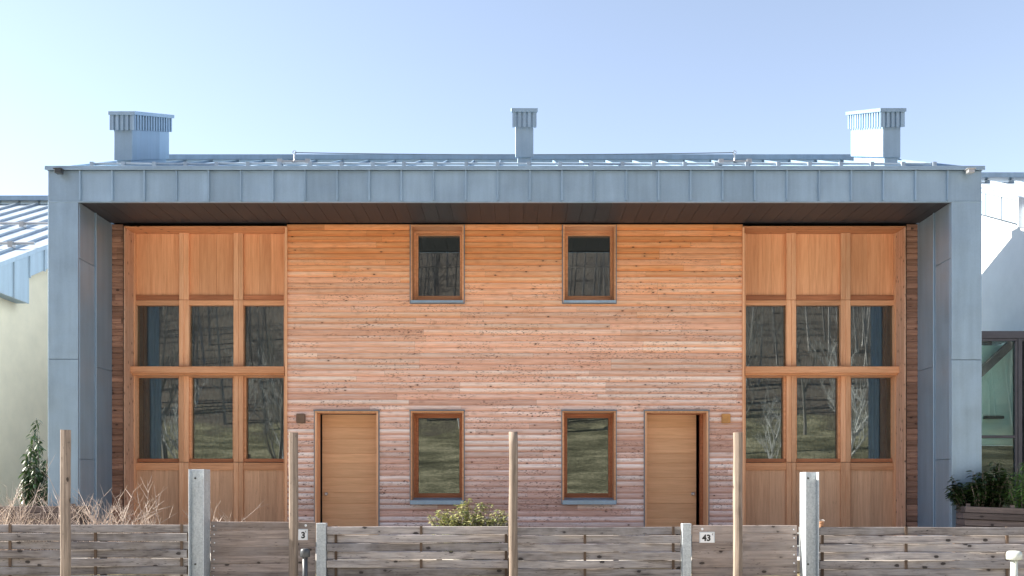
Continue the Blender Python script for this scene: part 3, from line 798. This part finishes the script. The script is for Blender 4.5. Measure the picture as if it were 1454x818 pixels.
# wooden stakes in front of the fence
def stake(pc, wpx, top, kind, label):
    d0 = 12.3; x = X(pc, d0); r = wpx/2*d0/F; zt = Z(top, d0); mb = MB()
    k = 16 if kind == 'round' else 8; vs = []; fs = []; nz = 14
    for i in range(nz+1):
        z = zt*i/nz; dx = .0022*math.sin(i*.7+pc)+.0012*math.sin(i*2.1); dy = .002*math.cos(i*1.3)
        for j in range(k):
            if kind == 'round': a = 2*math.pi*j/k; rr = r*(1+.03*math.sin(3*a+i*.7)); px, py = rr*math.cos(a), rr*math.sin(a)
            else:
                c = .40; P = [(-r, -r*c), (-r*c, -r), (r*c, -r), (r, -r*c), (r, r*c), (r*c, r), (-r*c, r), (-r, r*c)]; px, py = P[j]
                th = math.radians(32 if pc < 200 else 28 if pc < 600 else 20); px, py = px*math.cos(th)-py*math.sin(th), px*math.sin(th)+py*math.cos(th)
                px *= .94; py *= .94
            vs.append((x+dx+px, d0+dy+py, z+(random.uniform(-.004, .004) if i == nz else 0)))
    for i in range(nz):
        for j in range(k): fs.append((i*k+j, i*k+(j+1) % k, (i+1)*k+(j+1) % k, (i+1)*k+j))
    fs += [tuple(range(k))[::-1], tuple(range(nz*k, (nz+1)*k))]
    mb.mesh(vs, fs); o = mb.build('wooden_stake', M['stake'], origin=(x, d0, 0), smooth=(kind == 'round'))
    tag(o, label, 'stake', 'upright wooden stakes in front of the fence')
stake(93, 14, 610.5, 'a', 'squared timber stake in front of the fence by the bare shrubs')
stake(416.8, 13, 614.5, 'a', 'squared timber stake covering half of the left number plate')
stake(728.8, 12.6, 613.5, 'round', 'round debarked stake at the middle of the fence')
stake(1047.5, 13.2, 614, 'b', 'squared timber stake with a wide sunlit side in front of the 43 gate')
# capped pipes
def pipe(p, top, w, sw, mat, lb):
    d0 = 12.0; x = X(p, d0); zt = Z(top, d0); R_ = w/2*d0/F; r = sw/2*d0/F
    e = empty('capped_pipe', (x, d0, 0), lb, 'bollard', 'capped pipes standing before the fence')
    MB().tube([(x, d0, 0), (x, d0, zt-.03)], r, 20).build('pipe', mat, e, smooth=True)
    mb = MB(); mb.tube([(x, d0, zt-.115), (x, d0, zt-.11), (x, d0, zt-.05), (x, d0, zt-.02), (x, d0, zt-.005), (x, d0, zt)], [R_*.92, R_, R_, R_*.93, R_*.72, R_*.3], 24); mb.build('cap', mat, e, smooth=True)
pipe(433.3, 778.5, 14, 7.5, M['anthracite'], 'dark grey capped pipe in front of the left gate')
pipe(1440, 782, 21, 9.5, M['pipe_l'], 'pale capped pipe in front of the right woven fence')

# ------------------------------------------------------------------ plants
def shrub(name, x0, x1, y, zb, hfun, n, label, seed, mat='twig', r0=.0065, lean=.35, dense=2):
    random.seed(seed); mb = MB()
    def grow(p, d, L, r, lv):
        pts = [p]; q = Vector(p); dd = Vector(d)
        for i in range(5):
            dd = (dd+Vector((random.uniform(-.12, .12), random.uniform(-.12, .12), random.uniform(-.08, .08)))).normalized()
            q = q+dd*L/5; pts.append(q.copy())
        mb.tube(pts, [r*(1-.13*i) for i in range(6)], 4, False, random.random())
        if lv > 0:
            for k in range(random.randint(2, 4)):
                i = random.randint(1, 5); a = random.uniform(.35, 1.0)*random.choice((-1, 1))
                nd = (dd+Vector((a, random.uniform(-.7, .7), random.uniform(-.1, .5)))).normalized()
                grow(pts[i], nd, L*random.uniform(.35, .62), r*.66, lv-1)
    for i in range(n):
        t = random.random(); x = x0+(x1-x0)*t; h = hfun(t)*random.uniform(.65, 1.05)
        grow(Vector((x, y+random.uniform(-.22, .22), zb)), Vector((random.gauss(0, lean), random.gauss(0, .2), 1)).normalized(), h, r0*random.uniform(.7, 1.3), dense)
    return tag(mb.build(name, M[mat], origin=((x0+x1)/2, y, zb)), label, 'shrub', 'bare winter shrubs behind the fence')
yS = 13.35
shrub('bare_shrub', X(-25, yS), X(78, yS), yS, .5, lambda t: .92+.12*math.sin(t*9), 50, 'pale bare shrub with upright twigs at the left edge behind the fence', 3)
shrub('bare_shrub', X(135, yS), X(215, yS), yS, .5, lambda t: .92-.8*abs(t-.4), 76, 'pale bare shrub spraying out below the left glazed bay', 5, lean=.55)
shrub('bare_shrub', X(302, yS), X(322, yS), yS, .5, lambda t: .70, 8, 'few short bare twigs just right of the left beam post', 8, lean=.4)

def leafy(name, base, spread, height, nstem, nleaf, L, w, mat, label, seed, droop=.0, group=None, cat='shrub', shape=1.0, up=.5):
    """stems with folded leaves growing off them through the depth of the plant"""
    random.seed(seed); base = Vector(base)
    e = empty(name, base, label, cat, group); st = MB(); lf = MB()
    for s in range(nstem):
        a = random.uniform(0, 6.283); q = math.sqrt(random.random()); hh = height*random.uniform(.55, 1.0)*(1-.35*q*shape)
        tip = base+Vector((math.cos(a)*q*spread[0], math.sin(a)*q*spread[1], hh))
        foot = base+Vector((math.cos(a)*q*spread[0]*.35, math.sin(a)*q*spread[1]*.35, 0))
        mid = (foot+tip)/2+Vector((random.uniform(-.05, .05), random.uniform(-.05, .05), hh*.08))
        pts = [foot.lerp(mid, t) for t in (0, .5)]+[mid.lerp(tip, t) for t in (0, .5, 1)]
        st.tube(pts, [.009, .008, .006, .005, .003], 4, False)
        for k in range(nleaf):
            t = 1-(random.random()**1.3)*.72; p = foot.lerp(mid, t*2) if t < .5 else mid.lerp(tip, t*2-1)
            a2 = random.uniform(0, 6.283); d = Vector((math.cos(a2), math.sin(a2), random.uniform(-.35, up)-droop)).normalized()
            l = L*random.uniform(.6, 1.15); ww = w*random.uniform(.7, 1.15)
            side = d.cross(Vector((random.uniform(-.4, .4), random.uniform(-.4, .4), 1))).normalized()
            nrm = side.cross(d); bend = nrm*(-.18*l)
            p = p+d*.01; A = p+d*l*.38+side*ww*.5+nrm*ww*.14; B = p+d*l*.38-side*ww*.5+nrm*ww*.14
            A2 = p+d*l*.72+side*ww*.36+bend*.4; B2 = p+d*l*.72-side*ww*.36+bend*.4; T = p+d*l+bend
            m1 = p+d*l*.38; m2 = p+d*l*.72+bend*.45
            lf.mesh([p, A, A2, T, B2, B, m1, m2], [(0,6,1),(0,5,6),(6,7,2,1),(5,4,7,6),(7,3,2),(4,3,7)], random.random())
    st.build('stem', M['bark'], e); lf.build('foliage', M[mat], e)
    return e
# climber on the left, tall and narrow
e = leafy('evergreen_climber', (X(52, 16.2), 16.2, .5), (.27, .16), 2.68, 36, 44, .13, .036, 'leaf_dark', 'dark evergreen climber hanging beside the left zinc pillar', 21, droop=.75, shape=1.1, cat='climber')
leafy('leafy_shrub', (X(668, 13.2), 13.2, .5), (.62, .3), 1.05, 150, 34, .06, .036, 'leaf_var', 'low leafy shrub with sunlit cream and green leaves left of the round stake', 22, shape=.75)
yP = 14.55
leafy('laurel_shrub', (X(1388, yP), yP, 1.15), (.50, .22), .80, 44, 34, .125, .046, 'leaf_dark', 'dark spreading laurel in front of the right zinc pillar', 23, shape=.5)
leafy('laurel_shrub', (X(1415, yP), yP+.05, 1.15), (.2, .18), .94, 30, 34, .125, .046, 'leaf_dark', 'upright dark laurel between the spreading one and the bright green plant', 24, shape=.7)
leafy('feathery_plant', (X(1452, yP), yP, 1.12), (.35, .25), .95, 30, 34, .13, .016, 'leaf_fresh', 'bright green feathery plant at the right edge above the planter', 25, droop=.3, shape=.6, cat='plant')
# planters
def planter(x0, x1, y, z0, z1, label, slope=0):
    e = empty('wooden_planter', ((x0+x1)/2, y, z0), label, 'planter', 'wooden planters beside the zinc pillars'); mb = MB()
    n = int((z1-z0)/.1); 
    for k in range(n):
        zz = z1-.05-k*.1
        vs = []; yo = -.012 if k % 2 else .012
        mb.box(x0-(.04 if k % 2 else 0), x1, y-.015+yo, y+.012+yo, zz-.045, zz+.045); mb.box(x0, x0+.025, y+.03, y+.5, zz-.045, zz+.045); mb.box(x1-.025, x1, y+.03, y+.5, zz-.045, zz+.045)
        mb.box(x0, x1, y+.5, y+.525, zz-.045, zz+.045)
    mb.build('board_side', M['planter'], e, bevel=.003)
    mb = MB()
    for xx in (x0+.05, (x0+x1)/2, x1-.05): mb.box(xx-.03, xx+.03, y+.03, y+.06, z0, z1+.04); mb.cut()
    mb.build('corner_post', M['planter'], e); MB().box(x0+.03, x1-.03, y+.06, y+.49, z0, z1-.06).build('soil', M['bark'], e)
    return e
e = planter(X(1372, 14.2), X(1500, 14.2), 14.2, .5, Z(721, 14.2), 'grey board planter under the laurels at the right pillar')
e.rotation_euler = (0, math.radians(2.0), math.radians(-9))
planter(X(46, 15.4), X(111, 14.3), 14.2, .5, Z(719, 14.2), 'dark board planter behind the bare shrubs at the left pillar')
# small pot hung on the fence
xx, d0 = X(1168, FD), FD+.06; zb = Z(749, d0)
e = empty('flower_pot', (xx, d0, zb), 'small clay pot with a wire loop on the fence beside the right beam post', 'pot')
MB().tube([(xx, d0, zb), (xx, d0, zb+.06), (xx, d0, zb+.062), (xx, d0, zb+.08)], [.028, .036, .042, .042], 16).build('pot', M['terra'], e)
MB().tube([(xx+.045*math.cos(t*.523), d0+.045*math.sin(t*.523), zb+.094+.008*math.sin(t)) for t in range(13)], .003, 5).build('wire_loop', M['steel'], e)

# ------------------------------------------------------------------ the slope opposite, seen in the panes
def tree_mesh(seed, H, levels=4, nb=5, lean=.1):
    random.seed(seed); mb = MB()
    def grow(p, d, L, r, lv):
        pts = [Vector(p)]; q = Vector(p); dd = Vector(d); n = 6
        for i in range(n):
            dd = (dd+Vector((random.uniform(-.13, .13), random.uniform(-.13, .13), random.uniform(-.02, .10)))).normalized()
            q = q+dd*L/n; pts.append(q.copy())
        mb.tube(pts, [max(r*(1-.14*i), .004) for i in range(n+1)], 5 if lv > 2 else 3, False)
        if lv:
            for k in range(nb+(3 if lv == levels else 0)):
                i = random.randint(2 if lv == levels else 1, n); a = random.uniform(0, 6.283)
                nd = (dd*.9+Vector((math.cos(a), math.sin(a), .35))*random.uniform(.5, .9)).normalized()
                grow(pts[i], nd, L*random.uniform(.4, .62), r*.5, lv-1)
    grow(Vector((0, 0, -.1)), Vector((lean, 0, 1)).normalized(), H*.72, H*.016, levels)
    return mb
protos = []
for i, (H, mt) in enumerate(((5.0, 'birch'), (8.5, 'bark'), (6.5, 'birch'))):
    mb = tree_mesh(40+i, H, 4, 4)
    protos.append(mb.build('tree_proto', M[mt], origin=(0,0,0), local=True).data)
    bpy.data.objects.remove(bpy.data.objects['tree_proto'])
random.seed(99)
spots = [(-7.5, -6), (-10.5, -8), (-14, -7), (-12, -16), (-19, -18), (-23, -12), (10.8, -7), (7.6, -9), (14, -6.5), (17, -15), (12.5, -19), (22, -13), (-17, -25), (18, -25), (-27, -24), (27, -22), (3, -27), (-3.5, -28), (9, -29), (-9, -29)]
words = ['nearest', 'second', 'third', 'fourth', 'fifth']
for i, (x, y) in enumerate(spots):
    me = protos[i % 3]; o = bpy.data.objects.new('bare_tree', me); COL.objects.link(o)
    o.location = (x, y, ground_z(x, y)-.1); o.rotation_euler = (0, 0, random.uniform(0, 6.28)); o.scale = [random.uniform(.8, 1.2)]*3
    tag(o, 'bare winter tree on the meadow slope opposite, mirrored in the window panes', 'tree', 'bare trees mirrored in the panes')
# the wood on the hillside
random.seed(5); mb = MB()
def stick(p, q, w, r):
    d = Vector(q)-Vector(p); s = d.cross(Vector((0, 1, 0))).normalized()*w; y = Vector((0, w, 0))
    P, Q = Vector(p), Vector(q)
    mb.mesh([P-s, P+s*.5+y, P+s*.5-y, Q-s*.3, Q+s*.2+y*.3, Q+s*.2-y*.3], [(0,1,4,3),(1,2,5,4),(2,0,3,5)], r)
for i in range(1500):
    y = -28-random.random()**1.2*95; x = random.uniform(-75, 75)*(.6+(-y)/110)
    z = ground_z(x, y); H = random.uniform(5, 10); r = random.random(); p = Vector((x, y, z-.2)); t = p+Vector((random.uniform(-.8, .8), 0, H))
    stick(p, t, .07+.06*r, r)
    for k in range(22):
        u = random.uniform(.15, .95); a = p.lerp(t, u); L = H*(1-u)*.5+.9
        b = a+Vector((random.uniform(-1, 1)*L, random.uniform(-.5, .5)*L, random.uniform(.2, 1)*L)); stick(a, b, .016, r)
        c = b+Vector((random.uniform(-.6, .6), 0, random.uniform(.2, .9))); stick(a.lerp(b, .5), c, .011, r)
tag(mb.build('bare_wood', M['wood_mass']), 'grey leafless wood covering the hillside, mirrored in the upper panes', 'wood', kind='stuff')

# ------------------------------------------------------------------ light, sky, camera
w = bpy.data.worlds.new('World'); sc.world = w; w.use_nodes = True
nt = w.node_tree; nt.nodes.clear()
sky = nt.nodes.new('ShaderNodeTexSky'); sky.sky_type = 'NISHITA'; sky.sun_disc = False
elev = math.asin(sun_dir.z); az = math.atan2(sun_dir.x, sun_dir.y)
sky.sun_elevation = elev; sky.sun_rotation = az
sky.altitude = 300; sky.air_density = .85; sky.dust_density = .15; sky.ozone_density = .7
bg = nt.nodes.new('ShaderNodeBackground'); bg.inputs[1].default_value = .098
wo = nt.nodes.new('ShaderNodeOutputWorld'); hs = nt.nodes.new('ShaderNodeHueSaturation'); hs.inputs['Saturation'].default_value = .74; nt.links.new(sky.outputs[0], hs.inputs['Color']); nt.links.new(hs.outputs[0], bg.inputs[0]); nt.links.new(bg.outputs[0], wo.inputs[0])
sl = bpy.data.lights.new('sun', 'SUN'); sl.energy = 5.0; sl.angle = math.radians(.5); sl.color = (1.0, .93, .83)
so = bpy.data.objects.new('sun', sl); COL.objects.link(so); so.rotation_euler = sun_dir.to_track_quat('Z', 'Y').to_euler(); so.location = (-40, 5, 30)
cam = bpy.data.cameras.new('camera'); co = bpy.data.objects.new('camera', cam); COL.objects.link(co)
co.location = (0, 0, EYE); co.rotation_euler = (math.pi/2, 0, 0)
cam.sensor_width = 36; cam.lens = 36*F/1454; cam.shift_x = -4/1454; cam.shift_y = 286/1454; cam.clip_end = 3000; cam.clip_start = .05
sc.camera = co
sc.view_settings.view_transform = 'Standard'; sc.view_settings.look = 'None'; sc.view_settings.gamma = 1; sc.view_settings.use_curve_mapping = False
sc.view_settings.exposure = 1.68
for o in bpy.data.objects:
    if '_o' in o: del o['_o']
